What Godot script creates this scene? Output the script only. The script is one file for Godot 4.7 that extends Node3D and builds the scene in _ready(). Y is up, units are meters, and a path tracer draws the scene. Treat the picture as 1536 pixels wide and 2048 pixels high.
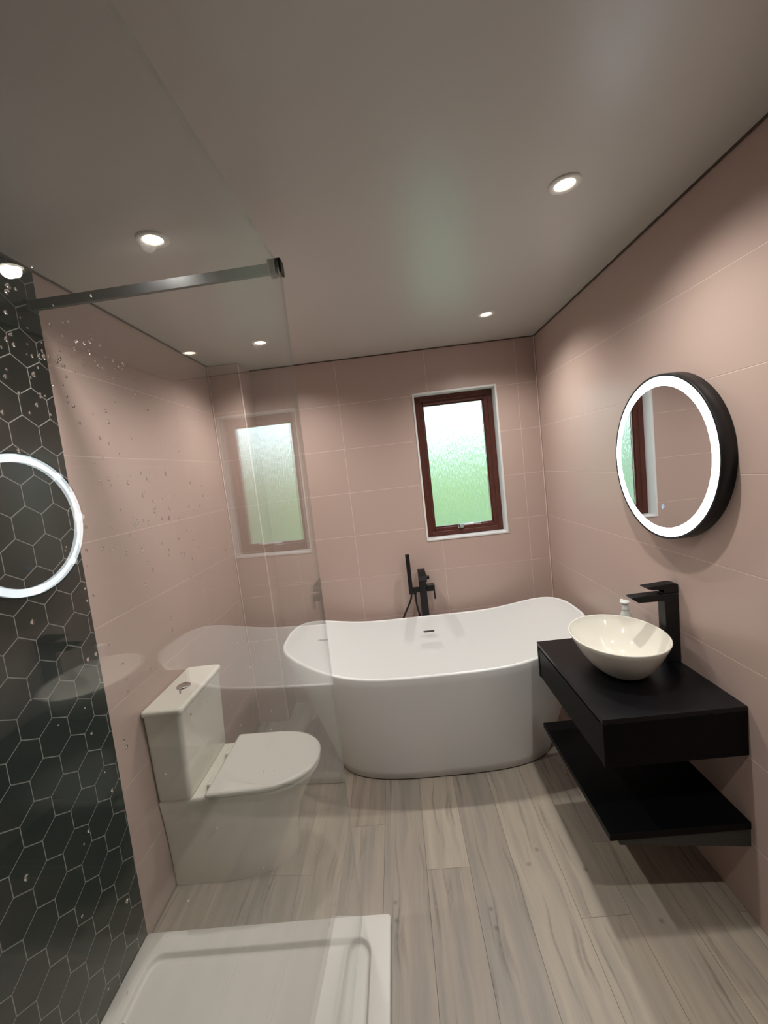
extends Node3D
# A small bathroom: x runs right along the window wall, y up, z from the window wall towards the camera.

const W := 2.1076          # room width
const H := 2.3669          # ceiling height
const DEEP := 3.75         # z of the wall behind the camera
const ROW := 0.3           # wall tile height
const ROW0 := 2.0754       # topmost horizontal joint
const LAMP_E := 0.95       # downlights
const RING_E := 0.0010       # each of the mirror ring's lights

var counts := {}
var rng := RandomNumberGenerator.new()
var M := {}
var sg := 0                # smooth group of the triangles being added (-1: flat)


# ---------------------------------------------------------------- helpers
func numbered(called: String, parent: Node) -> String:
	var key := "%d/%s" % [parent.get_instance_id(), called]
	var n: int = counts.get(key, 0)
	counts[key] = n + 1
	return called if n == 0 else "%s_%03d" % [called, n]

func begin() -> SurfaceTool:
	var st := SurfaceTool.new()
	st.begin(Mesh.PRIMITIVE_TRIANGLES)
	return st

func tri(st: SurfaceTool, a: Vector3, b: Vector3, c: Vector3, out: Vector3) -> void:
	var n := (a - c).cross(a - b)
	if n.length_squared() < 1e-18:
		return
	st.set_smooth_group(sg if sg >= 0 else 0xFFFFFFFF)
	st.add_vertex(a)
	if n.dot(out) >= 0.0:
		st.add_vertex(b); st.add_vertex(c)
	else:
		st.add_vertex(c); st.add_vertex(b)

func quad(st: SurfaceTool, a: Vector3, b: Vector3, c: Vector3, d: Vector3, out: Vector3) -> void:
	tri(st, a, b, c, out)
	tri(st, a, c, d, out)

func mesh_of(st: SurfaceTool) -> ArrayMesh:
	st.generate_normals()
	return st.commit()

func part(called: String, st: SurfaceTool, m: Material, parent: Node = self) -> MeshInstance3D:
	return part_mesh(called, mesh_of(st), m, parent)

func part_mesh(called: String, mesh: Mesh, m: Material, parent: Node = self) -> MeshInstance3D:
	var o := MeshInstance3D.new()
	o.name = numbered(called, parent)
	o.mesh = mesh
	o.material_override = m
	parent.add_child(o, true)
	return o

func thing(called: String, label: String, category: String, at := Vector3.ZERO, group := "") -> Node3D:
	var o := Node3D.new()
	o.name = numbered(called, self)
	o.position = at
	add_child(o, true)
	o.set_meta("label", label)
	o.set_meta("category", category)
	if group:
		o.set_meta("group", group)
	return o

func structure(o: Node, label := "") -> void:
	o.set_meta("kind", "structure")
	if label:
		o.set_meta("label", label)

func box(st: SurfaceTool, lo: Vector3, hi: Vector3, bev := 0.0) -> void:
	# a box with chamfered edges
	var keep := sg
	sg = -1
	var c := (lo + hi) * 0.5
	var h := (hi - lo) * 0.5
	for ax in 3:
		for s in [-1.0, 1.0]:
			var u := (ax + 1) % 3
			var v := (ax + 2) % 3
			var p := []
			for k in [[-1, -1], [1, -1], [1, 1], [-1, 1]]:
				var q := Vector3.ZERO
				q[ax] = s * h[ax]; q[u] = k[0] * (h[u] - bev); q[v] = k[1] * (h[v] - bev)
				p.append(c + q)
			var n := Vector3.ZERO
			n[ax] = s
			quad(st, p[0], p[1], p[2], p[3], n)
	if bev > 0.0:
		for ax in 3:
			var u := (ax + 1) % 3
			var v := (ax + 2) % 3
			for su in [-1.0, 1.0]:
				for sv in [-1.0, 1.0]:
					var p := []
					for k in [[-1, 0], [1, 0], [1, 1], [-1, 1]]:
						var q := Vector3.ZERO
						q[ax] = k[0] * (h[ax] - bev)
						q[u] = su * (h[u] - (bev if k[1] else 0.0)); q[v] = sv * (h[v] - (0.0 if k[1] else bev))
						p.append(c + q)
					var n := Vector3.ZERO
					n[u] = su; n[v] = sv
					quad(st, p[0], p[1], p[2], p[3], n)
		for sx in [-1.0, 1.0]:
			for sy in [-1.0, 1.0]:
				for sz in [-1.0, 1.0]:
					var s := Vector3(sx, sy, sz)
					tri(st, c + s * (h - Vector3(0, bev, bev)), c + s * (h - Vector3(bev, 0, bev)), c + s * (h - Vector3(bev, bev, 0)), s)
	sg = keep

func prism(st: SurfaceTool, poly: PackedVector2Array, put: Callable, d0: float, d1: float) -> void:
	# poly in a wall's own plane, from depth d0 (hidden back) to d1 (face); put(Vector2, depth) -> Vector3
	var keep := sg
	sg = -1
	var n: Vector3 = (put.call(poly[0], d1) - put.call(poly[0], d0)).normalized()
	var ix := Geometry2D.triangulate_polygon(poly)
	for k in range(0, ix.size(), 3):
		tri(st, put.call(poly[ix[k]], d1), put.call(poly[ix[k + 1]], d1), put.call(poly[ix[k + 2]], d1), n)
	var mid := Vector2.ZERO
	for p in poly:
		mid += p
	mid /= poly.size()
	var turn := -1.0 if Geometry2D.is_polygon_clockwise(poly) else 1.0
	for k in poly.size():
		var a := poly[k]
		var b := poly[(k + 1) % poly.size()]
		var o2 := Vector2((b - a).y, -(b - a).x) * turn
		var out: Vector3 = put.call(mid + o2, d1) - put.call(mid, d1)
		quad(st, put.call(a, d0), put.call(b, d0), put.call(b, d1), put.call(a, d1), out)
	sg = keep

func skin(st: SurfaceTool, rings: Array, cap_first := false, cap_last := false) -> void:
	# joins rings of equal length; all faces look out of the body they enclose, caps are flat
	var tris := PackedVector3Array()
	for k in rings.size() - 1:
		var a: PackedVector3Array = rings[k]
		var b: PackedVector3Array = rings[k + 1]
		var n := a.size()
		for i in n:
			var j := (i + 1) % n
			tris.append_array([a[i], a[j], b[j], a[i], b[j], b[i]])
	var body := tris.size()
	for e in [[cap_first, rings[0], true], [cap_last, rings[-1], false]]:
		if e[0]:
			var r: PackedVector3Array = e[1]
			var m := Vector3.ZERO
			for p in r:
				m += p
			m /= r.size()
			for i in r.size():
				var p := r[i]
				var q := r[(i + 1) % r.size()]
				tris.append_array([m, q, p] if e[2] else [m, p, q])
	var c := Vector3.ZERO
	for p in tris:
		c += p
	c /= tris.size()
	var vol := 0.0
	for t in range(0, tris.size(), 3):
		vol += (tris[t] - c).dot((tris[t + 1] - c).cross(tris[t + 2] - c))
	for t in range(0, tris.size(), 3):
		st.set_smooth_group((sg if sg >= 0 else 0xFFFFFFFF) if t < body else 7)
		var p := tris[t]
		var q := tris[t + 1]
		var r := tris[t + 2]
		if (p - r).cross(p - q).length_squared() < 1e-20:
			continue
		st.add_vertex(p)
		if vol > 0.0:
			st.add_vertex(r); st.add_vertex(q)
		else:
			st.add_vertex(q); st.add_vertex(r)

func lathe(st: SurfaceTool, profile: Array, n: int, basis: Basis, at := Vector3.ZERO) -> void:
	# profile of Vector2(radius, height), turned about the basis' y axis; sharp corners come from doubled points with sg changes
	var rings := []
	for p in profile:
		var r := PackedVector3Array()
		for i in n:
			var t := TAU * i / n
			r.append(at + basis * Vector3(p.x * cos(t), p.y, p.x * sin(t)))
		rings.append(r)
	skin(st, rings)

func tube(st: SurfaceTool, pts: PackedVector3Array, r: float, n := 12) -> void:
	var rings := []
	var side := Vector3(0.31, 0.2, 0.93)
	for k in pts.size():
		var d := (pts[mini(k + 1, pts.size() - 1)] - pts[maxi(k - 1, 0)]).normalized()
		side = (side - d * side.dot(d)).normalized()
		var up := d.cross(side)
		var ring := PackedVector3Array()
		for i in n:
			var t := TAU * i / n
			ring.append(pts[k] + (side * cos(t) + up * sin(t)) * r)
		rings.append(ring)
	skin(st, rings, true, true)

func oval(cx: float, cz: float, a: float, b: float, p: float, y: float, n: int, rot := 0.0) -> PackedVector3Array:
	var r := PackedVector3Array()
	for i in n:
		var t := TAU * i / n
		var u := a * signf(cos(t)) * pow(absf(cos(t)), 2.0 / p)
		var v := b * signf(sin(t)) * pow(absf(sin(t)), 2.0 / p)
		r.append(Vector3(cx + u * cos(rot) - v * sin(rot), y, cz + u * sin(rot) + v * cos(rot)))
	return r

func lin(r: float, g: float, b: float) -> Color:
	return Color(r, g, b).linear_to_srgb()

func mat(called: String, c: Color, rough: float, metal := 0.0, spec := 0.5) -> StandardMaterial3D:
	var m := StandardMaterial3D.new()
	m.resource_name = called
	m.albedo_color = c
	m.roughness = rough
	m.metallic = metal
	m.metallic_specular = spec
	M[called] = m
	return m


# ---------------------------------------------------------------- computed textures
func plank_texture(seed_: int, base: Color) -> ImageTexture:
	var w := 192
	var h := 1024
	var fine := FastNoiseLite.new()
	fine.seed = seed_; fine.noise_type = FastNoiseLite.TYPE_SIMPLEX; fine.frequency = 1.0; fine.fractal_octaves = 3
	var broad := FastNoiseLite.new()
	broad.seed = seed_ + 50; broad.noise_type = FastNoiseLite.TYPE_SIMPLEX; broad.frequency = 1.0; broad.fractal_octaves = 2
	var data := PackedByteArray()
	data.resize(w * h * 3)
	var r2 := RandomNumberGenerator.new()
	r2.seed = seed_
	var knots := []
	for k in 2:
		knots.append(Vector2(r2.randf_range(0.2, 0.8), r2.randf_range(0.1, 0.9)))
	for y in h:
		var v := float(y) / h
		for x in w:
			var u := float(x) / w
			var bend := 0.05 * broad.get_noise_2d(u * 1.5, v * 3.0 + 7.0)
			var uu := u + bend
			var pores := fine.get_noise_2d(uu * 26.0, v * 5.0)
			var band := broad.get_noise_2d(uu * 2.6 + 20.0, v * 1.3)
			var tone := 1.0 + 0.022 * pores + 0.075 * band
			var streak := broad.get_noise_2d(uu * 4.5 - 40.0, v * 1.7 + 3.0)
			if streak > 0.48:
				tone -= 0.5 * (streak - 0.48) * (0.7 + 0.6 * fine.get_noise_2d(uu * 60.0, v * 30.0))
			for kn in knots:
				var d := Vector2((u - kn.x) * 0.172, (v - kn.y) * 1.22).length()
				if d < 0.012:
					tone -= 0.22 * (1.0 - d / 0.012)
			var i := (y * w + x) * 3
			data[i] = clampi(int(base.r8 * tone), 0, 255)
			data[i + 1] = clampi(int(base.g8 * tone * (1.0 - 0.01 * band)), 0, 255)
			data[i + 2] = clampi(int(base.b8 * tone * (1.0 - 0.02 * band)), 0, 255)
	return ImageTexture.create_from_image(Image.create_from_data(w, h, false, Image.FORMAT_RGB8, data))

func streak_texture() -> ImageTexture:
	# relief of the rain-streaked obscure window glass
	var w := 256
	var h := 512
	var n := FastNoiseLite.new()
	n.seed = 5; n.frequency = 1.0; n.fractal_octaves = 3
	var im := Image.create(w, h, false, Image.FORMAT_RGB8)
	for y in h:
		for x in w:
			var a := 0.5 + 0.5 * n.get_noise_2d(x * 0.16, y * 0.028)
			var b := 0.5 + 0.5 * n.get_noise_2d(x * 0.35 + 90.0, y * 0.2)
			var t := clampf(0.7 * a + 0.3 * b, 0.0, 1.0)
			im.set_pixel(x, y, Color(t, t, t))
	return ImageTexture.create_from_image(im)

func wood_texture() -> ImageTexture:
	var w := 128
	var h := 512
	var n := FastNoiseLite.new()
	n.seed = 11; n.frequency = 1.0; n.fractal_octaves = 3
	var im := Image.create(w, h, false, Image.FORMAT_RGB8)
	for y in h:
		for x in w:
			var t := 1.0 + 0.28 * n.get_noise_2d(x * 0.22, y * 0.018) + 0.12 * n.get_noise_2d(x * 0.9, y * 0.09)
			im.set_pixel(x, y, Color(0.33 * t, 0.16 * t, 0.12 * t))
	return ImageTexture.create_from_image(im)


# ---------------------------------------------------------------- scene
func _ready() -> void:
	rng.seed = 20
	var cam := Camera3D.new()
	cam.name = "camera"
	cam.position = Vector3(1.0845, 1.6076, 2.8969)
	cam.basis = Basis.from_euler(Vector3(-0.0991, 0.0311, -0.1146))
	cam.keep_aspect = Camera3D.KEEP_HEIGHT
	cam.fov = rad_to_deg(2.0 * atan(1024.0 / 842.7158))
	cam.near = 0.02
	add_child(cam)
	cam.current = true
	var e := Environment.new()
	e.background_mode = Environment.BG_SKY
	var sky := Sky.new()
	var sm := ProceduralSkyMaterial.new()
	sm.sky_top_color = lin(0.62, 0.80, 1.0)
	sm.sky_horizon_color = lin(0.86, 0.95, 1.0)
	sm.ground_horizon_color = lin(0.4, 0.45, 0.38)
	sm.ground_bottom_color = lin(0.3, 0.34, 0.28)
	sm.sky_energy_multiplier = 1.0
	sky.sky_material = sm
	e.sky = sky
	e.background_energy_multiplier = 4.5
	e.tonemap_mode = Environment.TONE_MAPPER_LINEAR
	e.tonemap_exposure = 1.06
	e.sdfgi_enabled = true
	e.ssao_enabled = true
	e.ssil_enabled = true
	var we := WorldEnvironment.new()
	we.name = "world_environment"
	we.environment = e
	add_child(we)

	materials()
	shell()
	window_in_wall()
	outdoors()
	bathtub()
	vanity()
	shower()
	toilet()
	mirror()
	basin()
	taps()
	soap()
	downlights()


func materials() -> void:
	mat("pink tile", lin(0.535, 0.402, 0.355), 0.33)
	mat("pink grout", lin(0.76, 0.62, 0.56), 0.7)
	mat("black hexagon", lin(0.010, 0.010, 0.010), 0.16, 0.0, 0.36)
	mat("grey grout", lin(0.30, 0.295, 0.28), 0.8)
	mat("ceiling", lin(0.53, 0.51, 0.475), 0.30)
	mat("ceiling gap shade", lin(0.09, 0.065, 0.055), 0.7)  # shade of the wall-to-ceiling gap, put in as a dark colour
	mat("bead", lin(0.72, 0.58, 0.52), 0.45)
	mat("screed", lin(0.25, 0.22, 0.18), 0.9)
	mat("bath white", lin(0.79, 0.79, 0.785), 0.28)
	mat("ceramic", lin(0.79, 0.76, 0.68), 0.07)
	mat("seat white", lin(0.76, 0.74, 0.68), 0.25)
	mat("tray white", lin(0.72, 0.70, 0.66), 0.5)
	mat("window white", lin(0.80, 0.80, 0.79), 0.35)
	mat("black wood", lin(0.0035, 0.0035, 0.004), 0.45, 0.0, 0.24)
	mat("black top", lin(0.0050, 0.0050, 0.0062), 0.34, 0.0, 0.38)
	mat("black metal", lin(0.007, 0.007, 0.008), 0.42, 0.0, 0.45)
	mat("dark grey metal", lin(0.035, 0.036, 0.034), 0.5)
	mat("chrome", lin(0.75, 0.75, 0.76), 0.12, 1.0)
	mat("mirror silver", lin(0.86, 0.87, 0.88), 0.0, 1.0)
	mat("dark slot", lin(0.02, 0.02, 0.02), 0.6)
	mat("bottle", lin(0.62, 0.66, 0.62), 0.2)
	mat("pump", lin(0.78, 0.80, 0.78), 0.3)
	mat("lamp rim", lin(0.78, 0.76, 0.72), 0.4)
	mat("lawn", lin(0.34, 0.43, 0.28), 0.9)
	mat("leaf", lin(0.36, 0.45, 0.27), 0.6)
	var wood := mat("brown wood", Color.WHITE, 0.4)
	wood.albedo_texture = wood_texture()
	wood.uv1_triplanar = true
	wood.uv1_scale = Vector3(5, 2, 5)
	var glass := mat("screen glass", Color(0.36, 0.47, 0.43, 0.07), 0.0)
	glass.transparency = BaseMaterial3D.TRANSPARENCY_ALPHA
	var water := mat("water", Color(1, 1, 1, 0.0), 0.0)
	water.refraction_enabled = true
	water.refraction_scale = 0.033
	var pane := mat("obscure glass", Color(0.95, 1.0, 0.97, 0.0), 0.30)
	pane.refraction_enabled = true
	pane.refraction_scale = 0.045
	pane.heightmap_enabled = true
	pane.heightmap_texture = streak_texture()
	pane.heightmap_scale = 0.45
	var lens := mat("lamp lens", Color(1, 0.96, 0.88), 0.4)
	lens.emission_enabled = true
	lens.emission = Color(1.0, 0.95, 0.86)
	lens.emission_energy_multiplier = 6.0
	var ring := mat("mirror light", Color(0.95, 0.98, 1.0), 0.4)
	ring.emission_enabled = true
	ring.emission = Color(0.94, 0.98, 1.0)
	ring.emission_energy_multiplier = 10.0
	var touch := mat("touch light", Color(0.7, 0.85, 1.0), 0.4)
	touch.emission_enabled = true
	touch.emission = Color(0.55, 0.72, 0.9)
	touch.emission_energy_multiplier = 0.5
	var tones := [lin(0.375, 0.328, 0.270), lin(0.345, 0.298, 0.248), lin(0.40, 0.352, 0.290), lin(0.33, 0.288, 0.245)]
	for k in 4:
		var pm := mat("plank %d" % k, Color.WHITE, 0.42)
		pm.albedo_texture = plank_texture(100 + 7 * k, tones[k])


# ---- walls, floor, ceiling
func rows() -> Array:
	var out := [[ROW0, H]]
	for k in 7:
		var top := ROW0 - ROW * k
		out.append([maxf(0.0, top - ROW), top])
	return out

func tile_rect(a: float, b: float, c: float, d: float) -> PackedVector2Array:
	var g := 0.0014
	return PackedVector2Array([Vector2(a + g, c + g), Vector2(b - g, c + g), Vector2(b - g, d - g), Vector2(a + g, d - g)])

func tiles(parent: Node, cuts: Array, put: Callable, hole := PackedVector2Array()) -> void:
	# one piece per tile between the vertical joints in cuts
	for r in rows():
		for k in cuts.size() - 1:
			var polys := [tile_rect(cuts[k], cuts[k + 1], r[0], r[1])]
			if hole.size():
				polys = Geometry2D.clip_polygons(polys[0], hole)
			for p in polys:
				if p.size() < 3:
					continue
				var st := begin()
				prism(st, p, put, -0.001, 0.0006)
				part("tile", st, M["pink tile"], parent)

func hex_edge(y: float) -> float:      # where the black wall panel ends beside the pink tiles
	return 1.493 + (2.3 - y) * 0.0178

func shell() -> void:
	var st := begin()
	box(st, Vector3(-0.15, -0.12, -0.25), Vector3(W + 0.15, -0.006, DEEP + 0.15))
	var fl := part("floor", st, M["screed"])
	structure(fl, "floor of pale grey-brown wood planks running towards the window wall")
	# planks run away from the camera
	var x := 1.043 - 0.1725 * 7
	var col := 0
	var ends := {0: 1.31, 1: 0.55, 2: 0.95, 3: 1.75, 4: 0.4, 5: 1.12, 6: 0.7, 7: 1.358, 8: 0.75, 9: 1.98, 10: 0.36, 11: 1.30, 12: 0.9, 13: 1.6}
	while x < W:
		var z: float = ends[col % 14] - 1.22 * 2.0
		while z < DEEP:
			var a := Vector2(maxf(x, 0.0), maxf(z, 0.0))
			var b := Vector2(minf(x + 0.1725, W), minf(z + 1.22, DEEP))
			if b.x - a.x > 0.01 and b.y - a.y > 0.01:
				plank(fl, a, b, Vector2(x, z))
			z += 1.22
		x += 0.1725
		col += 1
	st = begin()
	box(st, Vector3(-0.15, H + 0.004, -0.25), Vector3(W + 0.15, H + 0.12, DEEP + 0.15))
	var ce := part("ceiling", st, M["ceiling"])
	structure(ce, "smooth satin pale grey ceiling")
	# left wall: pink tiles by the toilet, black hexagons in the shower
	st = begin()
	box(st, Vector3(-0.12, 0, -0.25), Vector3(0, H + 0.004, 1.51))
	var wl := part("wall_left", st, M["pink grout"])
	structure(wl, "left wall with pink tiles behind the toilet and black hexagon tiles in the shower")
	var left := func(p: Vector2, d: float) -> Vector3: return Vector3(d, p.y, p.x)
	for r in rows():
		for c in [[0.0, 0.29], [0.29, 0.89], [0.89, 1.62]]:
			var p := tile_rect(c[0], c[1], r[0], r[1])
			if c[1] > 1.5:
				p = Geometry2D.intersect_polygons(p, PackedVector2Array([Vector2(0.5, -0.1), Vector2(hex_edge(-0.1), -0.1), Vector2(hex_edge(2.5), 2.5), Vector2(0.5, 2.5)]))[0]
			st = begin()
			prism(st, p, left, -0.001, 0.0006)
			part("tile", st, M["pink tile"], wl)
	st = begin()
	prism(st, PackedVector2Array([Vector2(hex_edge(0.0), 0.0), Vector2(DEEP, 0.0), Vector2(DEEP, H), Vector2(hex_edge(H), H)]), left, -0.12, 0.0022)
	part("grout_bed", st, M["grey grout"], wl)
	var s := 0.0599
	var zone := PackedVector2Array([Vector2(hex_edge(0.0) + 0.001, 0.0), Vector2(DEEP, 0.0), Vector2(DEEP, H), Vector2(hex_edge(H) + 0.001, H)])
	var rest := begin()
	for j in range(-16, 14):
		for i in range(-5, 24):
			var cz := 1.7906 + i * 0.8660254 * s * 2.0 + (0.8660254 * s if j % 2 else 0.0)
			var cy := 1.3236 - 0.5 * s * 2.0 + 0.5 * s * 4.0 + j * 1.5 * s
			var hexa := PackedVector2Array()
			for k in 6:
				var t := PI / 6.0 + k * PI / 3.0
				hexa.append(Vector2(cz + (s - 0.0019) * cos(t), cy + (s - 0.0019) * sin(t)))
			var polys := Geometry2D.intersect_polygons(hexa, zone)
			if polys.is_empty() or polys[0].size() < 3:
				continue
			if cz < 2.32:
				st = begin()
				prism(st, polys[0], left, 0.0, 0.0028)
				part("hexagon_tile", st, M["black hexagon"], wl)
			else:
				prism(rest, polys[0], left, 0.0, 0.0028)
	part("hexagon_tiles", rest, M["black hexagon"], wl).set_meta("kind", "stuff")
	# window wall, with its opening
	var x0 := 1.277
	var x1 := 1.826
	var y0 := 1.090
	var y1 := 2.082
	st = begin()
	box(st, Vector3(-0.12, 0, -0.25), Vector3(x0, H + 0.004, 0))
	box(st, Vector3(x1, 0, -0.25), Vector3(W + 0.12, H + 0.004, 0))
	box(st, Vector3(x0, 0, -0.25), Vector3(x1, y0, 0))
	box(st, Vector3(x0, y1, -0.25), Vector3(x1, H + 0.004, 0))
	var wb := part("wall_back", st, M["pink grout"])
	structure(wb, "far wall of large pink tiles around the small window")
	var back := func(p: Vector2, d: float) -> Vector3: return Vector3(p.x, p.y, d)
	tiles(wb, [0.175, 0.775, 1.375, 1.975, W], back, PackedVector2Array([Vector2(x0, y0), Vector2(x1, y0), Vector2(x1, y1), Vector2(x0, y1)]))
	# right wall
	st = begin()
	box(st, Vector3(W, 0, 0), Vector3(W + 0.12, H + 0.004, DEEP))
	var wr := part("wall_right", st, M["pink grout"])
	structure(wr, "right wall of long pink tiles behind the basin and the round mirror")
	var right := func(p: Vector2, d: float) -> Vector3: return Vector3(W - d, p.y, p.x)
	tiles(wr, [0.0, 1.86, DEEP], right)
	# unseen wall behind the camera; black panels added to cut bounce light
	st = begin()
	box(st, Vector3(-0.12, 0, DEEP), Vector3(W + 0.12, H + 0.004, DEEP + 0.12))
	var wf := part("wall_front", st, M["grey grout"])
	structure(wf, "unseen wall behind the camera, darkened to cut bounce light")
	var front := func(p: Vector2, d: float) -> Vector3: return Vector3(p.x, p.y, DEEP - d)
	var slabs := 5
	for k in slabs:
		st = begin()
		prism(st, tile_rect(W * k / slabs, W * (k + 1) / slabs, 0.0, H), front, -0.001, 0.002)
		part("panel", st, M["black hexagon"], wf)
	# boxed-in pipes in the far left corner
	st = begin()
	box(st, Vector3(0.0016, 0, 0.0016), Vector3(0.1994, H, 0.210))
	var wx := part("wall_boxing", st, M["pink grout"])
	structure(wx, "narrow tiled boxing in the far left corner")
	var bfront := func(p: Vector2, d: float) -> Vector3: return Vector3(p.x, p.y, 0.210 + d)
	var bside := func(p: Vector2, d: float) -> Vector3: return Vector3(0.1994 + d, p.y, p.x)
	tiles(wx, [0.0016, 0.1994], bfront)
	tiles(wx, [0.0016, 0.210], bside)
	# thin trims: corner beads and a dark strip painted as the shadow gap under the ceiling
	for b in [[Vector3(W - 0.009, 0, 0.0016), Vector3(W - 0.0016, H, 0.009), "vertical bead in the far right corner"], [Vector3(0.194, 0, 0.2055), Vector3(0.2035, H, 0.2145), "vertical bead on the edge of the corner boxing"], [Vector3(0.0016, 0, 0.2116), Vector3(0.008, H, 0.2175), "vertical bead between the left wall and the corner boxing"]]:
		st = begin()
		box(st, b[0], b[1], 0.0022)
		structure(part("trim_1" if not has_node("trim_1") else "trim_2" if not has_node("trim_2") else "trim_3", st, M["bead"]), b[2])
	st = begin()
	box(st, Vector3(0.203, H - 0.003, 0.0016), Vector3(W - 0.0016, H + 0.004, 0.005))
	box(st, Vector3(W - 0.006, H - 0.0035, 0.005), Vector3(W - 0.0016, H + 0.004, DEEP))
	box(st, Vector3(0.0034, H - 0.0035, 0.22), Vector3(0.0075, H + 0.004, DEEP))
	structure(part("gap_shade_4", st, M["ceiling gap shade"]), "thin dark strip painted as the shadow gap between walls and ceiling")

func plank(parent: Node, a: Vector2, b: Vector2, origin: Vector2) -> void:
	var st := begin()
	var g := 0.0005
	var top := 0.0
	var v := [Vector3(a.x + g, top, a.y + g), Vector3(b.x - g, top, a.y + g), Vector3(b.x - g, top, b.y - g), Vector3(a.x + g, top, b.y - g)]
	var q := []
	for p in v:
		q.append(p)
	st.set_smooth_group(0xFFFFFFFF)
	for k in [0, 1, 2, 0, 2, 3]:
		st.set_uv(Vector2((q[k].x - origin.x) / 0.1725, (q[k].z - origin.y) / 1.22))
		st.add_vertex(q[k])
	for k in 4:
		var m: Vector3 = (q[k] + q[(k + 1) % 4]) * 0.5 - (q[0] + q[2]) * 0.5
		st.set_uv(Vector2(0.5, 0.5))
		quad(st, q[k], q[(k + 1) % 4], q[(k + 1) % 4] - Vector3(0, 0.006, 0), q[k] - Vector3(0, 0.006, 0), m)
	var o := part("plank", st, M["plank %d" % rng.randi_range(0, 3)], parent)
	o.set_meta("kind", "structure")


func window_in_wall() -> void:
	var w := Node3D.new()
	w.name = "window_1"
	w.position = Vector3(0, 0, 0)
	add_child(w)
	structure(w, "small brown wooden casement window with obscure glass and white reveal")
	var x0 := 1.277
	var x1 := 1.826
	var y0 := 1.090
	var y1 := 2.082
	# white lining of the opening with a lip over the tiles
	var st := begin()
	var f := 0.0085
	var zf := 0.005
	for b in [[x0 - f, y0 - f, x0 + 0.004, y1 + f], [x1 - 0.004, y0 - f, x1 + f, y1 + f], [x0 + 0.004, y1 - 0.004, x1 - 0.004, y1 + f], [x0 + 0.004, y0 - f, x1 - 0.004, y0 + 0.004]]:
		box(st, Vector3(b[0], b[1], 0.0016), Vector3(b[2], b[3], zf), 0.0015)
	for b in [[x0, y0, x0 + 0.004, y1], [x1 - 0.004, y0, x1, y1], [x0 + 0.004, y1 - 0.004, x1 - 0.004, y1], [x0 + 0.004, y0, x1 - 0.004, y0 + 0.004]]:
		box(st, Vector3(b[0], b[1], -0.12), Vector3(b[2], b[3], 0.0018))
	part("reveal", st, M["window white"], w)
	x0 += 0.004; x1 -= 0.004; y0 += 0.004; y1 -= 0.004
	st = begin()
	ring_bars(st, x0, x1, y0, y1, 0.034, -0.15, -0.085, 0.003)
	part("frame", st, M["brown wood"], w)
	var a := 0.030
	st = begin()
	ring_bars(st, x0 + a, x1 - a, y0 + a, y1 - a, 0.030, -0.145, -0.092, 0.004)
	ring_bars(st, x0 + a + 0.028, x1 - a - 0.028, y0 + a + 0.028, y1 - a - 0.028, 0.010, -0.135, -0.105, 0.003)
	part("sash", st, M["brown wood"], w)
	var b := a + 0.034
	st = begin()
	var lo := Vector3(x0 + b, y0 + b, -0.122)
	var hi := Vector3(x1 - b, y1 - b, -0.118)
	st.set_smooth_group(0xFFFFFFFF)
	for side in 2:
		var z: float = hi.z if side == 0 else lo.z
		var c := [Vector3(lo.x, lo.y, z), Vector3(lo.x, hi.y, z), Vector3(hi.x, hi.y, z), Vector3(hi.x, lo.y, z)]
		var uv := [Vector2(0, 1), Vector2(0, 0), Vector2(1, 0), Vector2(1, 1)]
		for k in ([0, 1, 2, 0, 2, 3] if side == 0 else [0, 2, 1, 0, 3, 2]):
			st.set_uv(uv[k])
			st.add_vertex(c[k])
	part("pane", st, M["obscure glass"], w)
	st = begin()
	ring_bars(st, lo.x - 0.004, hi.x + 0.004, lo.y - 0.004, hi.y + 0.004, 0.0085, -0.117, -0.112, 0.001)
	part("glazing_seal", st, M["window white"], w)
	# handle on the bottom rail
	st = begin()
	box(st, Vector3(1.505, 1.135, -0.092), Vector3(1.545, 1.165, -0.080), 0.003)
	box(st, Vector3(1.515, 1.150, -0.080), Vector3(1.540, 1.163, -0.050), 0.003)
	var hp := PackedVector3Array([Vector3(1.517, 1.160, -0.052), Vector3(1.545, 1.165, -0.046), Vector3(1.60, 1.166, -0.044), Vector3(1.66, 1.165, -0.044)])
	tube(st, hp, 0.0055, 10)
	part("handle", st, M["chrome"], w).set_meta("label", "slim chrome window handle")


func ring_bars(st: SurfaceTool, x0: float, x1: float, y0: float, y1: float, t: float, z0: float, z1: float, bev: float) -> void:
	box(st, Vector3(x0, y0, z0), Vector3(x0 + t, y1, z1), bev)
	box(st, Vector3(x1 - t, y0, z0), Vector3(x1, y1, z1), bev)
	box(st, Vector3(x0 + t, y1 - t, z0), Vector3(x1 - t, y1, z1), bev)
	box(st, Vector3(x0 + t, y0, z0), Vector3(x1 - t, y0 + t, z1), bev)


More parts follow.
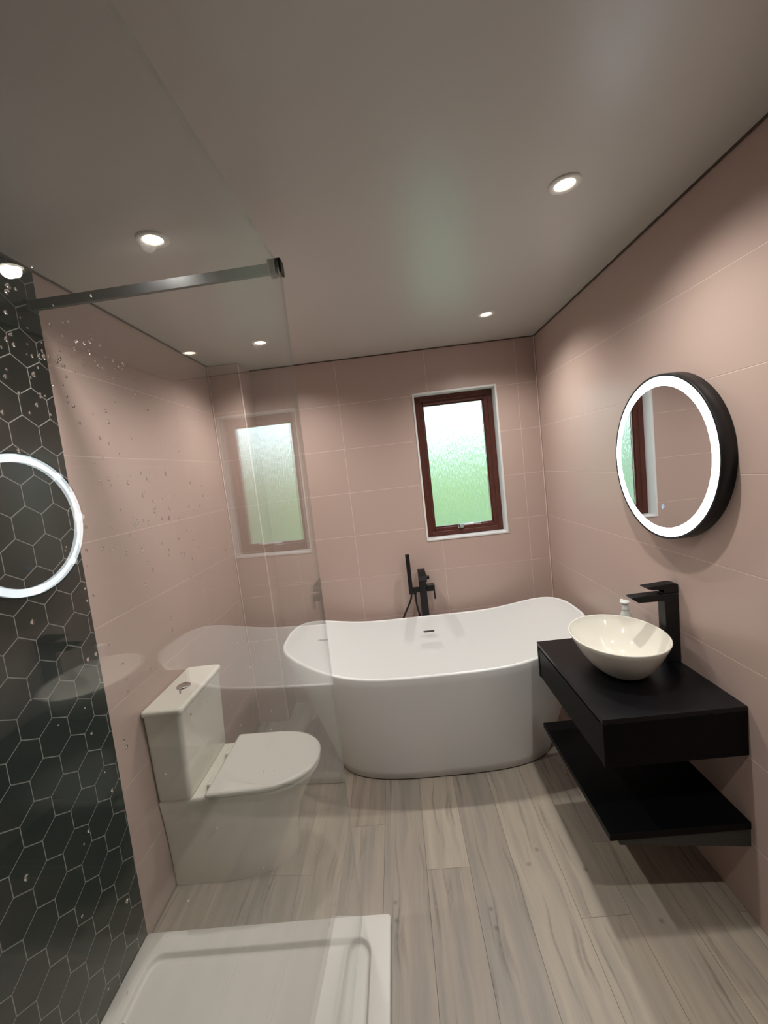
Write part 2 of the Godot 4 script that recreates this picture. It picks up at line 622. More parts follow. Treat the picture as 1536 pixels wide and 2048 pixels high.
func outdoors() -> void:
	var st := begin()
	box(st, Vector3(-8, -0.32, -14), Vector3(11, -0.30, -0.26))
	var g := part("lawn", st, M["lawn"])
	g.set_meta("kind", "stuff")
	g.set_meta("label", "green lawn seen blurred through the obscure window")
	g.set_meta("category", "lawn")
	var hd := thing("hedge", "tall green garden hedge and a lighter shrub in front seen blurred through the obscure window", "hedge", Vector3(1.5, -0.3, -5.2))
	# leaf: two folded halves
	var lf := begin()
	sg = -1
	tri(lf, Vector3(0, 0, 0), Vector3(0.045, 0.06, 0.012), Vector3(0, 0.13, 0), Vector3(0, 0, 1))
	tri(lf, Vector3(0, 0, 0), Vector3(0, 0.13, 0), Vector3(-0.045, 0.06, 0.012), Vector3(0, 0, 1))
	sg = 0
	var mm := MultiMesh.new()
	mm.transform_format = MultiMesh.TRANSFORM_3D
	var leaf_mesh := mesh_of(lf)
	mm.mesh = leaf_mesh
	mm.instance_count = 5200
	for i in mm.instance_count:
		var p := Vector3(rng.randf_range(-5, 5), rng.randf_range(0, 2.35), 0)
		var top := 2.52 + 0.16 * sin(p.x * 1.7) + 0.07 * sin(p.x * 4.1 + 1.0)
		p.y *= top / 2.35
		p.z = 0.42 + rng.randf_range(-0.18, 0.08) - (0.25 if p.y > top - 0.2 else 0.0)
		if i % 5 == 0:
			p.y = top + rng.randf_range(-0.12, 0.02)
			p.z = rng.randf_range(-0.4, 0.4)
		var b := Basis.from_euler(Vector3(rng.randf_range(-0.9, 0.9), rng.randf_range(-1, 1), rng.randf_range(-2.5, 2.5))).scaled(Vector3.ONE * rng.randf_range(0.8, 1.5))
		mm.set_instance_transform(i, Transform3D(b, p))
	var fo := MultiMeshInstance3D.new()
	fo.name = "leaves"
	fo.multimesh = mm
	fo.material_override = M["leaf"]
	fo.set_meta("kind", "stuff")
	hd.add_child(fo)
	st = begin()
	box(st, Vector3(-5, 0, -0.35), Vector3(5, 2.34, 0.30), 0.12)
	part("foliage_core", st, M["leaf"], hd)
	mat("light leaf", lin(0.55, 0.58, 0.18), 0.6)  # leaves of a separate yellow-green shrub standing in front of the hedge
	var m2 := MultiMesh.new()
	m2.transform_format = MultiMesh.TRANSFORM_3D
	m2.mesh = leaf_mesh
	m2.instance_count = 900
	for i in m2.instance_count:
		var d := Vector3(rng.randfn(), rng.randfn(), rng.randfn()).normalized() * pow(rng.randf(), 0.4)
		var b := Basis.from_euler(Vector3(rng.randf_range(-1, 1), rng.randf_range(-PI, PI), rng.randf_range(-2.5, 2.5)))
		m2.set_instance_transform(i, Transform3D(b, Vector3(0.55, 1.25, 0.85) + d * Vector3(0.42, 0.60, 0.36)))
	var f2 := MultiMeshInstance3D.new()
	f2.name = "shrub_leaves"
	f2.multimesh = m2
	f2.material_override = M["light leaf"]
	f2.set_meta("kind", "stuff")
	hd.add_child(f2)


# ---- the bath
func rim_y(u: float) -> float:
	return 0.5924 + 0.1069 * (0.5 - 0.5 * cos(PI * pow(clampf(absf(u), 0.0, 1.0), 2.178)))

func bath_ring(t: float, inset: float, n: int, y_floor: float, drop: float) -> PackedVector3Array:
	# t 0: foot, 1: rim. inset moves the ring inwards, y runs from y_floor to the wavy rim less drop
	var ease := pow(t, 1.05)
	var a := lerpf(0.606, 0.849, ease) - inset
	var b := lerpf(0.347, 0.4206, ease) - inset
	var p := lerpf(3.2, 2.92, t)
	var r := oval(0, 0, a, b, p, 0, n, -0.0061)
	for i in n:
		var u := r[i].x / a
		r[i].y = lerpf(y_floor, rim_y(u) - drop, t)
	return r

func bathtub() -> void:
	var t := thing("bathtub", "white freestanding slipper bath with wavy rim under the window", "bathtub", Vector3(1.2069, 0, 0.5144))
	var n := 128
	var rings := []
	rings.append(bath_ring(0.0, 0.006, n, 0.007, 0.0))
	for k in 15:
		rings.append(bath_ring(k / 14.0, 0.0, n, 0.0075, 0.012))
	for k in range(1, 8):
		var a := PI * k / 8.0
		rings.append(bath_ring(1.0, 0.0095 - 0.0095 * cos(a), n, 0, 0.012 - 0.0105 * sin(a)))
	for k in 12:
		var s := 1.0 - k / 11.0
		var r := bath_ring(maxf(s, 0.0), 0.019 + 0.030 * (1.0 - s), n, 0.16, 0.012)
		rings.append(r)
	for k in range(1, 7):
		var a := PI / 2 * k / 6.0
		var q := bath_ring(0.0, 0.049, n, 0.16, 0)
		for i in n:
			q[i] = Vector3(q[i].x * (1.0 - 0.16 * sin(a)), 0.16 - 0.055 * (1 - cos(a)) , q[i].z * (1.0 - 0.22 * sin(a)))
		rings.append(q)
	var st := begin()
	skin(st, rings, true, true)
	part("tub", st, M["bath white"], t)
	st = begin()
	skin(st, [bath_ring(0.0, 0.005, n, 0.0005, 0.0), bath_ring(0.0, 0.005, n, 0.0070, 0.0)], true, true)  # dark ring drawn for the gap at the foot of the bath
	part("base_gap_ring", st, M["dark slot"], t).set_meta("label", "thin dark ring drawn for the gap under the bath")
	st = begin()
	box(st, Vector3(-0.036, 0.508, -0.345), Vector3(0.036, 0.5135, -0.325), 0.002)
	part("overflow_slot", st, M["dark slot"], t).set_meta("label", "thin dark overflow slot")
	st = begin()
	lathe(st, [Vector2(0.0, 0.112), Vector2(0.028, 0.112), Vector2(0.032, 0.108), Vector2(0.032, 0.10)], 32, Basis())
	part("drain", st, M["chrome"], t)


# ---- vanity unit and shelf on the right wall
func vanity() -> void:
	var x0 := 1.655
	var x1 := W - 0.0018
	var z0 := 1.018
	var z1 := 1.627
	var v := thing("vanity_unit", "black wall-hung vanity drawer unit carrying the white basin", "vanity", Vector3(x1, 0.583, z0))
	var o := v.position
	var st := begin()
	box(st, Vector3(x0 + 0.019, 0.583, z0 + 0.018) - o, Vector3(x1, 0.733, z1 - 0.018) - o)
	part("carcass", st, M["black wood"], v)
	st = begin()
	box(st, Vector3(x0, 0.732, z0) - o, Vector3(x1, 0.748, z1) - o, 0.001)
	part("top", st, M["black top"], v)
	for s in [[z0, z0 + 0.018], [z1 - 0.018, z1]]:
		st = begin()
		box(st, Vector3(x0, 0.583, s[0]) - o, Vector3(x1, 0.7318, s[1]) - o, 0.001)
		part("side_panel", st, M["black wood"], v)
	st = begin()
	box(st, Vector3(x0 + 0.002, 0.585, z0 + 0.0205) - o, Vector3(x0 + 0.019, 0.722, z1 - 0.0205) - o, 0.001)
	part("drawer_front", st, M["black wood"], v)
	var s2 := thing("floating_shelf", "black floating shelf on the wall below the vanity unit", "shelf", Vector3(x1, 0.262, z0))
	o = s2.position
	st = begin()
	box(st, Vector3(x0, 0.327, z0) - o, Vector3(x1, 0.351, z1) - o, 0.001)
	part("board", st, M["black wood"], s2)
	# tapered brackets under both ends
	for zz in [z1 - 0.022, z0 + 0.004]:
		st = begin()
		var put := func(p: Vector2, d: float) -> Vector3: return Vector3(p.x, p.y, zz + d) - o
		prism(st, PackedVector2Array([Vector2(x0 + 0.028, 0.3268), Vector2(x0 + 0.032, 0.308), Vector2(x1, 0.263), Vector2(x1, 0.3268)]), put, 0.0, 0.018)
		prism(st, PackedVector2Array([Vector2(x0 + 0.028, 0.3268), Vector2(x0 + 0.032, 0.308), Vector2(x1, 0.263), Vector2(x1, 0.3268)]), func(p: Vector2, d: float) -> Vector3: return Vector3(p.x, p.y, zz + 0.018 - d) - o, 0.0, 0.018)
		part("bracket", st, M["dark grey metal"], s2).set_meta("label", "dark grey tapered shelf bracket")


# ---- shower: tray, glass screen, bar, drops
func glass_x(y: float, z: float) -> float:
	return 0.8019 - (z - 1.5386) * tan(0.0365) + (y - 1.0) * 0.0068

func shower() -> void:
	var z0 := 1.5326
	var z1 := 3.22
	var x0 := 0.0040
	var x1 := 0.9001
	var yt := 0.0263
	var t := thing("shower_tray", "low white rectangular shower tray in front of the hexagon wall", "shower tray", Vector3((x0 + x1) / 2, 0, (z0 + z1) / 2))
	var hw := (x1 - x0) / 2
	var hl := (z1 - z0) / 2
	var st := begin()
	var rings := []
	for s in [[0.0, 0.0005, 0.012], [0.0, yt - 0.004, 0.012], [0.0012, yt - 0.0012, 0.012], [0.004, yt, 0.012]]:
		rings.append(rounded(Vector2(-hw + s[0], hw - s[0]), Vector2(-hl + s[0], hl - s[0]), s[1], s[2]))
	var ix := Vector2(0.058 - x0 - hw, 0.838 - x0 - hw)
	var iz := Vector2(1.600 - z0 - hl, 3.15 - z0 - hl)
	for s in [[0.0, yt, 0.05], [0.002, yt - 0.0008, 0.05], [0.005, yt - 0.004, 0.048], [0.008, yt - 0.014, 0.046], [0.012, yt - 0.0175, 0.044], [0.019, yt - 0.0185, 0.04]]:
		rings.append(rounded(ix + Vector2(s[0], -s[0]), iz + Vector2(s[0], -s[0]), s[1], s[2]))
	skin(st, rings, false, true)
	part("tray_body", st, M["tray white"], t)
	st = begin()
	lathe(st, [Vector2(0.0, 0.014), Vector2(0.04, 0.014), Vector2(0.045, 0.0115), Vector2(0.045, 0.0075)], 36, Basis(), Vector3(-0.02, 0, 0.55))
	part("waste_cover", st, M["chrome"], t)

	var ys := 2.2561
	var g := thing("shower_screen", "frameless clear glass shower screen speckled with water drops on the left", "shower screen", Vector3(glass_x(0.0268, 1.5386), 0.0268, 1.5386))
	var o := g.position
	st = begin()
	var d := 0.004
	var c := []
	for k in [[0.0268, 1.5386], [0.0268, 3.2], [ys, 3.2], [ys, 1.5386]]:
		c.append(Vector3(glass_x(k[0], k[1]), k[0], k[1]) - o)
	sg = -1
	var dx := Vector3(d, 0, d * 0.0365)
	quad(st, c[0] + dx, c[1] + dx, c[2] + dx, c[3] + dx, Vector3.RIGHT)
	quad(st, c[0] - dx, c[1] - dx, c[2] - dx, c[3] - dx, Vector3.LEFT)
	part("glass_panel", st, M["screen glass"], g)
	# polished edges
	st = begin()
	quad(st, c[2] - dx, c[3] - dx, c[3] + dx, c[2] + dx, Vector3.UP)
	quad(st, c[0] - dx, c[3] - dx, c[3] + dx, c[0] + dx, Vector3(0, 0, -1))
	quad(st, c[0] - dx, c[1] - dx, c[1] + dx, c[0] + dx, Vector3.DOWN)
	sg = 0
	var em := mat("glass edge", Color(0.55, 0.68, 0.60, 0.30), 0.05)
	em.transparency = BaseMaterial3D.TRANSPARENCY_ALPHA
	part("polished_edge", st, em, g).set_meta("label", "pale green polished glass edge")
	# stabilising bar to the left wall
	var yb := 2.247
	var zb := 1.560
	st = begin()
	var xe := glass_x(yb, zb)
	box(st, Vector3(0.0036, yb - 0.016, zb - 0.050) - o, Vector3(0.012, yb + 0.016, zb - 0.018) - o, 0.002)
	part("wall_flange", st, M["black metal"], g)
	st = begin()
	bar(st, Vector3(0.012, yb, zb - 0.034) - o, Vector3(xe - 0.02, yb, zb) - o, 0.014, 0.030)
	part("support_bar", st, M["black metal"], g).set_meta("label", "black square support bar to the wall")
	st = begin()
	box(st, Vector3(xe - 0.028, yb - 0.021, zb - 0.020) - o, Vector3(xe - 0.005, yb + 0.021, zb + 0.022) - o, 0.003)
	box(st, Vector3(xe + 0.005, yb - 0.021, zb - 0.020) - o, Vector3(xe + 0.013, yb + 0.021, zb + 0.022) - o, 0.003)
	box(st, Vector3(xe - 0.028, yb + 0.0105, zb - 0.020) - o, Vector3(xe + 0.013, yb + 0.021, zb + 0.022) - o, 0.003)
	part("glass_clamp", st, M["black metal"], g).set_meta("label", "black U-shaped glass clamp")
	# water drops on the shower side
	var drop := begin()
	lathe(drop, [Vector2(1.0, 0.0), Vector2(0.93, 0.30), Vector2(0.72, 0.55), Vector2(0.38, 0.72), Vector2(0.0, 0.78)], 10, Basis(), Vector3.ZERO)
	var dm := mesh_of(drop)
	var mm := MultiMesh.new()
	mm.transform_format = MultiMesh.TRANSFORM_3D
	mm.mesh = dm
	var spots := []
	var splashes := [[2.525, 1.765, 0.035, 0.03, 55], [2.45, 1.765, 0.04, 0.03, 34], [2.40, 1.735, 0.04, 0.03, 20], [2.36, 1.62, 0.06, 0.04, 26], [2.40, 1.57, 0.06, 0.04, 32], [2.30, 1.57, 0.05, 0.05, 22], [2.50, 1.60, 0.05, 0.10, 24], [2.47, 1.42, 0.06, 0.05, 16], [2.2, 1.35, 0.10, 0.06, 12], [2.2, 1.15, 0.12, 0.12, 22], [2.53, 1.25, 0.05, 0.09, 16], [1.9, 0.5, 0.2, 0.25, 16]]
	for c2 in splashes:
		for k in c2[4]:
			spots.append(Vector2(c2[0] + rng.randfn(0.0, c2[2]), c2[1] + rng.randfn(0.0, c2[3])))
	mm.instance_count = spots.size()
	for i in spots.size():
		var r := rng.randf_range(0.0008, 0.0021) * (1.35 if rng.randf() < 0.12 else 1.0)
		var face := Basis(Vector3(0, 0, 1), Vector3(-1, 0, 0), Vector3(0, 1, 0))
		var b := face * Basis.from_scale(Vector3(r, r * 0.9, r * rng.randf_range(1.0, 1.35)))
		var p := Vector3(glass_x(spots[i].y, spots[i].x) - d - 0.0001, spots[i].y, spots[i].x) - o
		mm.set_instance_transform(i, Transform3D(b, p))
	var md := MultiMeshInstance3D.new()
	md.name = "water_drops"
	md.multimesh = mm
	md.material_override = M["water"]
	md.set_meta("kind", "stuff")
	g.add_child(md)

func rounded(xr: Vector2, zr: Vector2, y: float, r: float) -> PackedVector3Array:
	var out := PackedVector3Array()
	var cs := [[xr.y - r, zr.y - r, 0.0], [xr.x + r, zr.y - r, PI / 2], [xr.x + r, zr.x + r, PI], [xr.y - r, zr.x + r, PI * 1.5]]
	for q in cs:
		for k in 7:
			var t: float = q[2] + PI / 2 * k / 6.0
			out.append(Vector3(q[0] + r * cos(t), y, q[1] + r * sin(t)))
	return out

func bar(st: SurfaceTool, a: Vector3, b: Vector3, w: float, h: float) -> void:
	var d := (b - a).normalized()
	var side := d.cross(Vector3.UP).normalized() * w * 0.5
	var up := Vector3.UP * h * 0.5
	sg = -1
	var p := [a - side - up, a + side - up, a + side + up, a - side + up]
	var q := [b - side - up, b + side - up, b + side + up, b - side + up]
	for k in 4:
		var j := (k + 1) % 4
		quad(st, p[k], p[j], q[j], q[k], (p[k] + p[j]) * 0.5 - a)
	quad(st, p[0], p[1], p[2], p[3], -d)
	quad(st, q[0], q[1], q[2], q[3], d)
	sg = 0


# ---- toilet against the left wall, facing right
func dee(x0: float, x1: float, zc: float, hw: float, y: float, n := 48, r := 0.03, p := 2.3, ear := 0.0) -> PackedVector3Array:
	# a D in plan: straight back at x0 with corner radius r, round front reaching x1
	var out := PackedVector3Array()
	var m := x0 + (x1 - x0) * 0.40
	for k in n:
		var t := -PI / 2 + PI * k / (n - 1.0)
		out.append(Vector3(m + (x1 - m) * pow(absf(cos(t)), 2.0 / p), y, zc + hw * signf(sin(t)) * pow(absf(sin(t)), 2.0 / p)))
	for k in 6:
		var t := PI / 2 + PI / 2 * k / 5.0
		out.append(Vector3(x0 + r + r * cos(t), y, zc + hw + ear - r + r * sin(t)))
	for k in 6:
		var t := PI + PI / 2 * k / 5.0
		out.append(Vector3(x0 + r + r * cos(t), y, zc - hw - ear + r + r * sin(t)))
	return out

func toilet() -> void:
	var t := thing("toilet", "white close-coupled toilet with closed lid beside the left wall", "toilet", Vector3(0.0018, 0, 1.178))
	var st := begin()
	# pan, skirted to the floor, with the flat deck under the cistern
	var rings := []
	for s in [[0.002, 0.483, 0.155, 0.0], [0.0, 0.486, 0.157, 0.008], [0.0, 0.495, 0.158, 0.12], [0.0, 0.525, 0.162, 0.22], [0.0, 0.570, 0.168, 0.30], [0.0, 0.604, 0.174, 0.355], [0.0, 0.612, 0.176, 0.380], [0.002, 0.610, 0.175, 0.388], [0.008, 0.602, 0.169, 0.392]]:
		rings.append(dee(s[0], s[1], 0.0, s[2], s[3], 48, 0.010))
	skin(st, rings, true, true)
	part("pan", st, M["ceramic"], t)
	# seat ring and closed lid
	st = begin()
	rings = []
	for s in [[0.0, 0.3925, 0.0], [-0.001, 0.400, 0.0], [0.002, 0.4065, 0.0]]:
		rings.append(dee(0.212 + s[0], 0.628 - s[0], 0.010, 0.184 - s[0], s[1], 48, 0.012))
	skin(st, rings, false, true)
	part("seat", st, M["seat white"], t)
	st = begin()
	rings = []
	for s in [[0.003, 0.4085], [0.0, 0.412], [0.0, 0.420], [0.004, 0.4255], [0.012, 0.4275]]:
		rings.append(dee(0.205 + s[0], 0.632 - s[0], 0.010, 0.188 - s[0], s[1], 48, 0.012, 2.3, 0.006))
	skin(st, rings, true, true)
	part("lid", st, M["seat white"], t)
	for z in [-0.085, 0.105]:
		st = begin()
		box(st, Vector3(0.182, 0.393, z - 0.03), Vector3(0.2055, 0.416, z + 0.03), 0.004)
		part("hinge", st, M["seat white"], t)
	# cistern, narrower towards the bottom
	st = begin()
	rings = []
	for s in [[0.004, 0.393], [0.0, 0.400], [0.0, 0.46], [0.0, 0.6], [0.0, 0.757]]:
		var f: float = (s[1] - 0.393) / 0.364
		rings.append(rounded(Vector2(0.0 + s[0], 0.138 + 0.020 * f - s[0]), Vector2(-0.190 - 0.003 * f + s[0], 0.178 + 0.006 * f - s[0]), s[1], 0.020))
	skin(st, rings, true, true)
	part("cistern", st, M["ceramic"], t)
	st = begin()
	rings = []
	for s in [[0.004, 0.7575], [0.0, 0.760], [0.0, 0.774], [0.003, 0.779], [0.010, 0.7815]]:
		rings.append(rounded(Vector2(s[0], 0.166 - s[0]), Vector2(-0.199 + s[0], 0.193 - s[0]), s[1], 0.018))
	skin(st, rings, true, true)
	var cl := part("cistern_lid", st, M["ceramic"], t)
	st = begin()
	lathe(st, [Vector2(0.029, 0.7805), Vector2(0.029, 0.785), Vector2(0.026, 0.787), Vector2(0.0, 0.787)], 36, Basis(), Vector3(0.083, 0, 0.002))
	box(st, Vector3(0.0825, 0.7868, -0.024), Vector3(0.0840, 0.7876, 0.028))
	part("flush_button", st, M["chrome"], cl).set_meta("label", "round chrome dual flush button")


# ---- round lit mirror
func mirror() -> void:
	var t := thing("mirror", "round black-framed mirror with a glowing white ring on the right wall", "mirror", Vector3(W - 0.0018, 1.535, 1.3205))
	var b := Basis(Vector3(0, 1, 0), Vector3(-1, 0, 0), Vector3(0, 0, 1))   # local y looks into the room
	var n := 128
	var d := 0.047
	var st := begin()
	lathe(st, [Vector2(0.292, 0.0), Vector2(0.298, 0.0), Vector2(0.298, d - 0.001), Vector2(0.297, d), Vector2(0.2905, d), Vector2(0.2895, d - 0.001), Vector2(0.2895, d - 0.006), Vector2(0.0, d - 0.006)], n, b)
	part("frame", st, M["black metal"], t)
	sg = -1
	st = begin()
	lathe(st, [Vector2(0.2893, d - 0.003), Vector2(0.2893, d - 0.0015), Vector2(0.257, d - 0.0015), Vector2(0.257, d - 0.003)], n, b)
	part("light_ring", st, M["mirror light"], t).set_meta("label", "glowing white light ring")
	st = begin()
	lathe(st, [Vector2(0.2568, d - 0.004), Vector2(0.2568, d - 0.0015), Vector2(0.0, d - 0.0015)], n, b)
	part("mirror_glass", st, M["mirror silver"], t)
	st = begin()
	var at := Vector3(-(d - 0.0014), 1.357 - 1.535, 1.329 - 1.3205)
	lathe(st, [Vector2(0.0062, 0.0), Vector2(0.0062, 0.0006), Vector2(0.0076, 0.0006), Vector2(0.0076, 0.0)], 28, b, at)
	box(st, at + Vector3(-0.0006, -0.003, -0.002), at + Vector3(0, 0.003, -0.0012))
	box(st, at + Vector3(-0.0006, -0.003, 0.0012), at + Vector3(0, 0.003, 0.002))
	box(st, at + Vector3(-0.0006, 0.0022, -0.0012), at + Vector3(0, 0.003, 0.0012))
	box(st, at + Vector3(-0.0006, -0.003, -0.0012), at + Vector3(0, -0.0022, 0.0012))
	sg = 0
	part("touch_button", st, M["touch light"], t).set_meta("label", "tiny glowing round touch symbol")
	for k in 8:
		var a := TAU * k / 8.0
		var l := SpotLight3D.new()
		l.name = "ring_light_%d" % k
		l.position = Vector3(-(d + 0.006), 0.273 * cos(a), 0.273 * sin(a))
		l.rotation.y = PI / 2
		l.spot_angle = 89.0
		l.spot_angle_attenuation = 0.6
		l.light_color = Color(0.93, 0.97, 1.0)
		l.light_energy = RING_E
		l.light_size = 0.015
		l.spot_range = 8.0
		l.spot_attenuation = 2.0
		l.shadow_enabled = true
		t.add_child(l)


# ---- basin
func basin() -> void:
	var t := thing("basin", "oval white countertop basin standing on the black vanity unit", "basin", Vector3(1.870, 0.748, 1.3176))
	var n := 96
	var rings := []
	var foot := Vector2(0.058, 0.086)
	var top := Vector2(0.1665, 0.2076)
	var h := 0.140
	var outer := func(s: float, inset: float, y: float) -> PackedVector3Array:
		var f := pow(s, 0.95)
		var c := lerpf(0.012, 0.0, s)
		var r := oval(0, c, lerpf(foot.x, top.x, f) - inset, lerpf(foot.y, top.y, f) - inset, 2.06, y, n, 0.058)
		for i in n:
			r[i].y += 0.0114 * r[i].z * s
		return r
	rings.append(outer.call(0.0, 0.004, 0.0))
	for k in 13:
		var s := k / 12.0
		rings.append(outer.call(s, 0.0, 0.002 + (h - 0.006) * pow(s, 1.7)))
	for k in range(1, 7):
		var a := PI * k / 7.0
		rings.append(outer.call(1.0, 0.0035 - 0.0035 * cos(a), h - 0.004 + 0.004 * sin(a)))
	for k in 12:
		var s := 1.0 - k / 12.0
		rings.append(outer.call(s, 0.007 + 0.006 * (1.0 - s), 0.016 + (h - 0.020) * pow(s, 1.9)))
	rings.append(oval(0, 0.012, 0.030, 0.042, 2.0, 0.0155, n))
	var st := begin()
	skin(st, rings, true, true)
	part("bowl", st, M["ceramic"], t)
	st = begin()
	lathe(st, [Vector2(0.0, 0.021), Vector2(0.018, 0.021), Vector2(0.021, 0.018), Vector2(0.021, 0.0155)], 32, Basis(), Vector3(0, 0, 0.012))
	part("waste", st, M["chrome"], t)


# ---- taps
func taps() -> void:
	# tall mixer behind the basin
	var t := thing("basin_tap", "tall matt black mixer tap behind the white basin", "tap", Vector3(2.079, 0.748, 1.302))
	var st := begin()
	box(st, Vector3(-0.026, 0, -0.022), Vector3(0.026, 0.275, 0.022), 0.002)
	part("body", st, M["black metal"], t)
	st = begin()
	var put := func(p: Vector2, d: float) -> Vector3: return Vector3(p.x, p.y, d)
	var sp := PackedVector2Array([Vector2(-0.026, 0.248), Vector2(-0.026, 0.275), Vector2(-0.142, 0.2725), Vector2(-0.147, 0.268), Vector2(-0.122, 0.2495)])
	prism(st, sp, put, -0.022, 0.022)
	prism(st, sp, func(p: Vector2, d: float) -> Vector3: return Vector3(p.x, p.y, -d), -0.022, 0.022)
	part("spout", st, M["black metal"], t)
	st = begin()
	var lv := PackedVector2Array([Vector2(0.026, 0.278), Vector2(0.026, 0.308), Vector2(0.012, 0.312), Vector2(-0.088, 0.306), Vector2(-0.092, 0.303), Vector2(-0.070, 0.293), Vector2(-0.026, 0.293), Vector2(-0.026, 0.278)])
	prism(st, lv, put, -0.0215, 0.0215)
	prism(st, lv, func(p: Vector2, d: float) -> Vector3: return Vector3(p.x, p.y, -d), -0.0215, 0.0215)
	box(st, Vector3(-0.020, 0.2745, -0.017), Vector3(0.020, 0.2785, 0.017))
	part("lever", st, M["black metal"], t)

	# floor-standing filler behind the bath
	var f := thing("bath_tap", "black floor-standing bath filler with hand shower behind the white bath", "tap", Vector3(1.203, 0, 0.066))
	st = begin()
	box(st, Vector3(-0.025, 0.0, -0.02), Vector3(0.023, 0.905, 0.02), 0.002)
	part("column", st, M["black metal"], f)
	st = begin()
	box(st, Vector3(-0.05, 0.0, -0.045), Vector3(0.05, 0.012, 0.045), 0.003)
	part("base_plate", st, M["black metal"], f)
	st = begin()
	var side := func(p: Vector2, d: float) -> Vector3: return Vector3(d, p.y, p.x)
	var so := PackedVector2Array([Vector2(-0.02, 0.880), Vector2(-0.02, 0.906), Vector2(0.150, 0.898), Vector2(0.172, 0.874), Vector2(0.165, 0.862), Vector2(0.13, 0.872), Vector2(0.02, 0.876)])
	prism(st, so, side, -0.025, 0.0235)
	prism(st, so, func(p: Vector2, d: float) -> Vector3: return Vector3(-d, p.y, p.x), -0.0235, 0.025)
	part("spout", st, M["black metal"], f)
	st = begin()
	box(st, Vector3(0.0228, 0.835, -0.010), Vector3(0.050, 0.858, 0.012), 0.003)
	part("diverter_knob", st, M["black metal"], f)
	st = begin()
	box(st, Vector3(0.0228, 0.752, -0.018), Vector3(0.076, 0.798, 0.018), 0.004)
	part("handle_hub", st, M["black metal"], f)
	st = begin()
	box(st, Vector3(0.0705, 0.692, -0.010), Vector3(0.0800, 0.798, 0.010), 0.002)
	part("lever", st, M["black metal"], f)
	st = begin()
	box(st, Vector3(-0.098, 0.752, -0.012), Vector3(-0.024, 0.784, 0.012), 0.003)
	lathe(st, [Vector2(0.011, 0.735), Vector2(0.011, 0.755)], 16, Basis(), Vector3(-0.057, 0, 0))
	part("holder", st, M["black metal"], f)
	st = begin()
	sg = -1
	box(st, Vector3(-0.098, 0.745, 0.0005), Vector3(-0.070, 1.022, 0.024), 0.003)
	sg = 0
	var wand := part("hand_shower", st, M["black metal"], f)
	wand.set_meta("label", "slim black stick hand shower")
	st = begin()
	var cv := Curve3D.new()
	for q in [[Vector3(-0.083, 0.748, 0.012), Vector3(0, 0.05, 0), Vector3(0, -0.05, 0)], [Vector3(-0.155, 0.585, 0.02), Vector3(0.03, 0.07, 0), Vector3(-0.05, -0.12, 0)], [Vector3(-0.10, 0.12, 0.02), Vector3(-0.13, 0.06, 0), Vector3(0.1, -0.045, 0)], [Vector3(0.02, 0.33, 0.015), Vector3(0.03, -0.12, 0), Vector3(-0.02, 0.1, 0)], [Vector3(-0.036, 0.575, 0.012), Vector3(0.025, -0.07, 0), Vector3(-0.018, 0.06, 0)], [Vector3(-0.057, 0.738, 0.0), Vector3(0, -0.06, 0), Vector3(0, 0, 0)]]:
		cv.add_point(q[0], q[1], q[2])
	cv.bake_interval = 0.015
	tube(st, cv.get_baked_points(), 0.0065, 12)
	part("hose", st, M["black metal"], f)


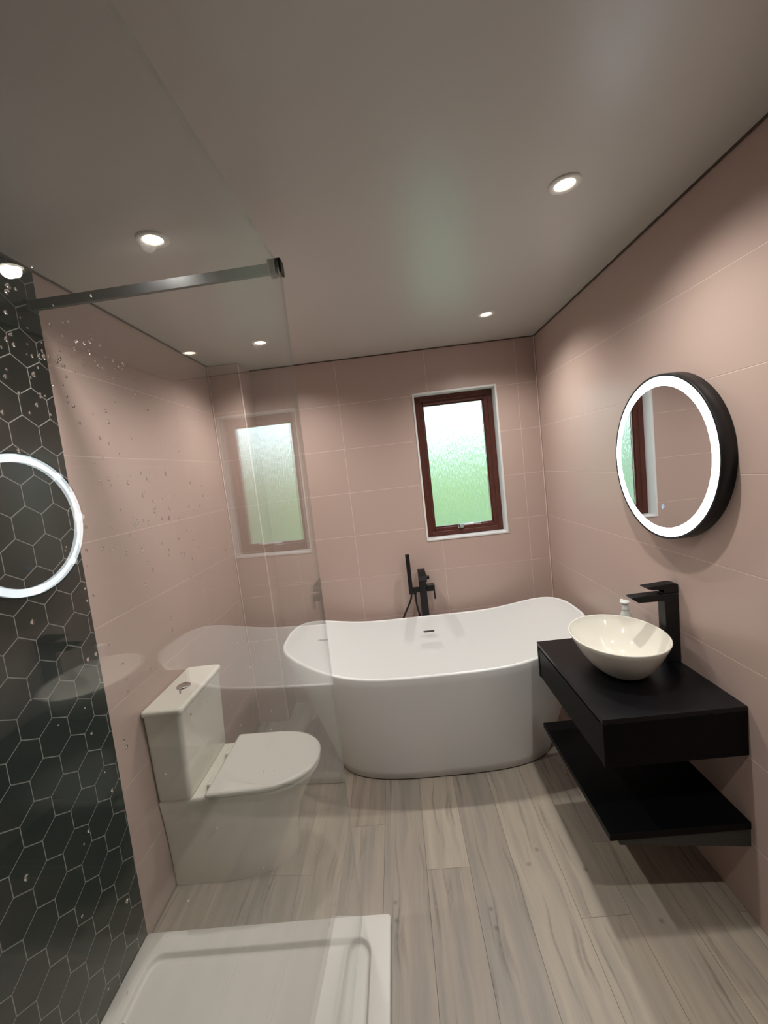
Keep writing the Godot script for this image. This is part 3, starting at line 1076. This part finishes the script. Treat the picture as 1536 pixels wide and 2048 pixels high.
func soap() -> void:
	var t := thing("soap_bottle", "small pale soap pump bottle half hidden behind the basin", "soap bottle", Vector3(2.024, 0.748, 1.095))
	var st := begin()
	lathe(st, [Vector2(0.0, 0.0), Vector2(0.028, 0.0), Vector2(0.030, 0.003), Vector2(0.030, 0.085), Vector2(0.026, 0.105), Vector2(0.016, 0.128), Vector2(0.012, 0.138), Vector2(0.012, 0.146), Vector2(0.0, 0.146)], 32, Basis(), Vector3.ZERO)
	part("bottle", st, M["bottle"], t)
	st = begin()
	lathe(st, [Vector2(0.0135, 0.140), Vector2(0.0135, 0.160), Vector2(0.011, 0.163), Vector2(0.006, 0.163), Vector2(0.006, 0.170)], 28, Basis(), Vector3.ZERO)
	lathe(st, [Vector2(0.0, 0.169), Vector2(0.019, 0.169), Vector2(0.0205, 0.172), Vector2(0.018, 0.178), Vector2(0.0, 0.180)], 28, Basis(), Vector3.ZERO)
	box(st, Vector3(-0.006, 0.170, -0.030), Vector3(0.006, 0.178, -0.010), 0.002)
	part("pump", st, M["pump"], t)


# ---- recessed downlights
func downlights() -> void:
	var proto: Node3D
	var labels := {
		Vector2(1.675, 1.57): "round ceiling downlight nearest the camera above the vanity unit",
		Vector2(1.675, 0.535): "round ceiling downlight above the right end of the bath",
		Vector2(0.447, 1.57): "round ceiling downlight over the shower behind the glass screen",
		Vector2(0.447, 0.535): "round ceiling downlight above the left end of the bath, behind glass",
		Vector2(1.675, 2.60): "round ceiling downlight behind the camera by the right wall",
	}
	for p in labels:
		var o: Node3D
		if proto == null:
			o = thing("downlight", labels[p], "downlight", Vector3.ZERO, "ceiling downlights")
			proto = o
			var st := begin()
			lathe(st, [Vector2(0.047, 0.004), Vector2(0.0465, -0.002), Vector2(0.040, -0.006), Vector2(0.030, -0.004), Vector2(0.029, 0.002)], 48, Basis())
			part("trim_ring", st, M["lamp rim"], o)
			st = begin()
			lathe(st, [Vector2(0.0, -0.0015), Vector2(0.0285, -0.0010), Vector2(0.0285, 0.003)], 40, Basis(), Vector3.ZERO)
			part("lamp", st, M["lamp lens"], o).set_meta("label", "glowing lamp lens")
			var l := SpotLight3D.new()
			l.name = "lamp_light"
			l.position = Vector3(0, -0.012, 0)
			l.rotation.x = -PI / 2
			l.spot_angle = 74.0
			l.spot_angle_attenuation = 1.0
			l.light_color = Color(1.0, 0.985, 0.955)
			l.light_energy = LAMP_E
			l.light_size = 0.022
			l.spot_range = 8.0
			l.spot_attenuation = 2.0
			l.shadow_enabled = true
			o.add_child(l)
		else:
			o = proto.duplicate()
			o.name = numbered("downlight", self)
			add_child(o, true)
			o.set_meta("label", labels[p])
		o.position = Vector3(p.x, H + 0.0035, p.y)
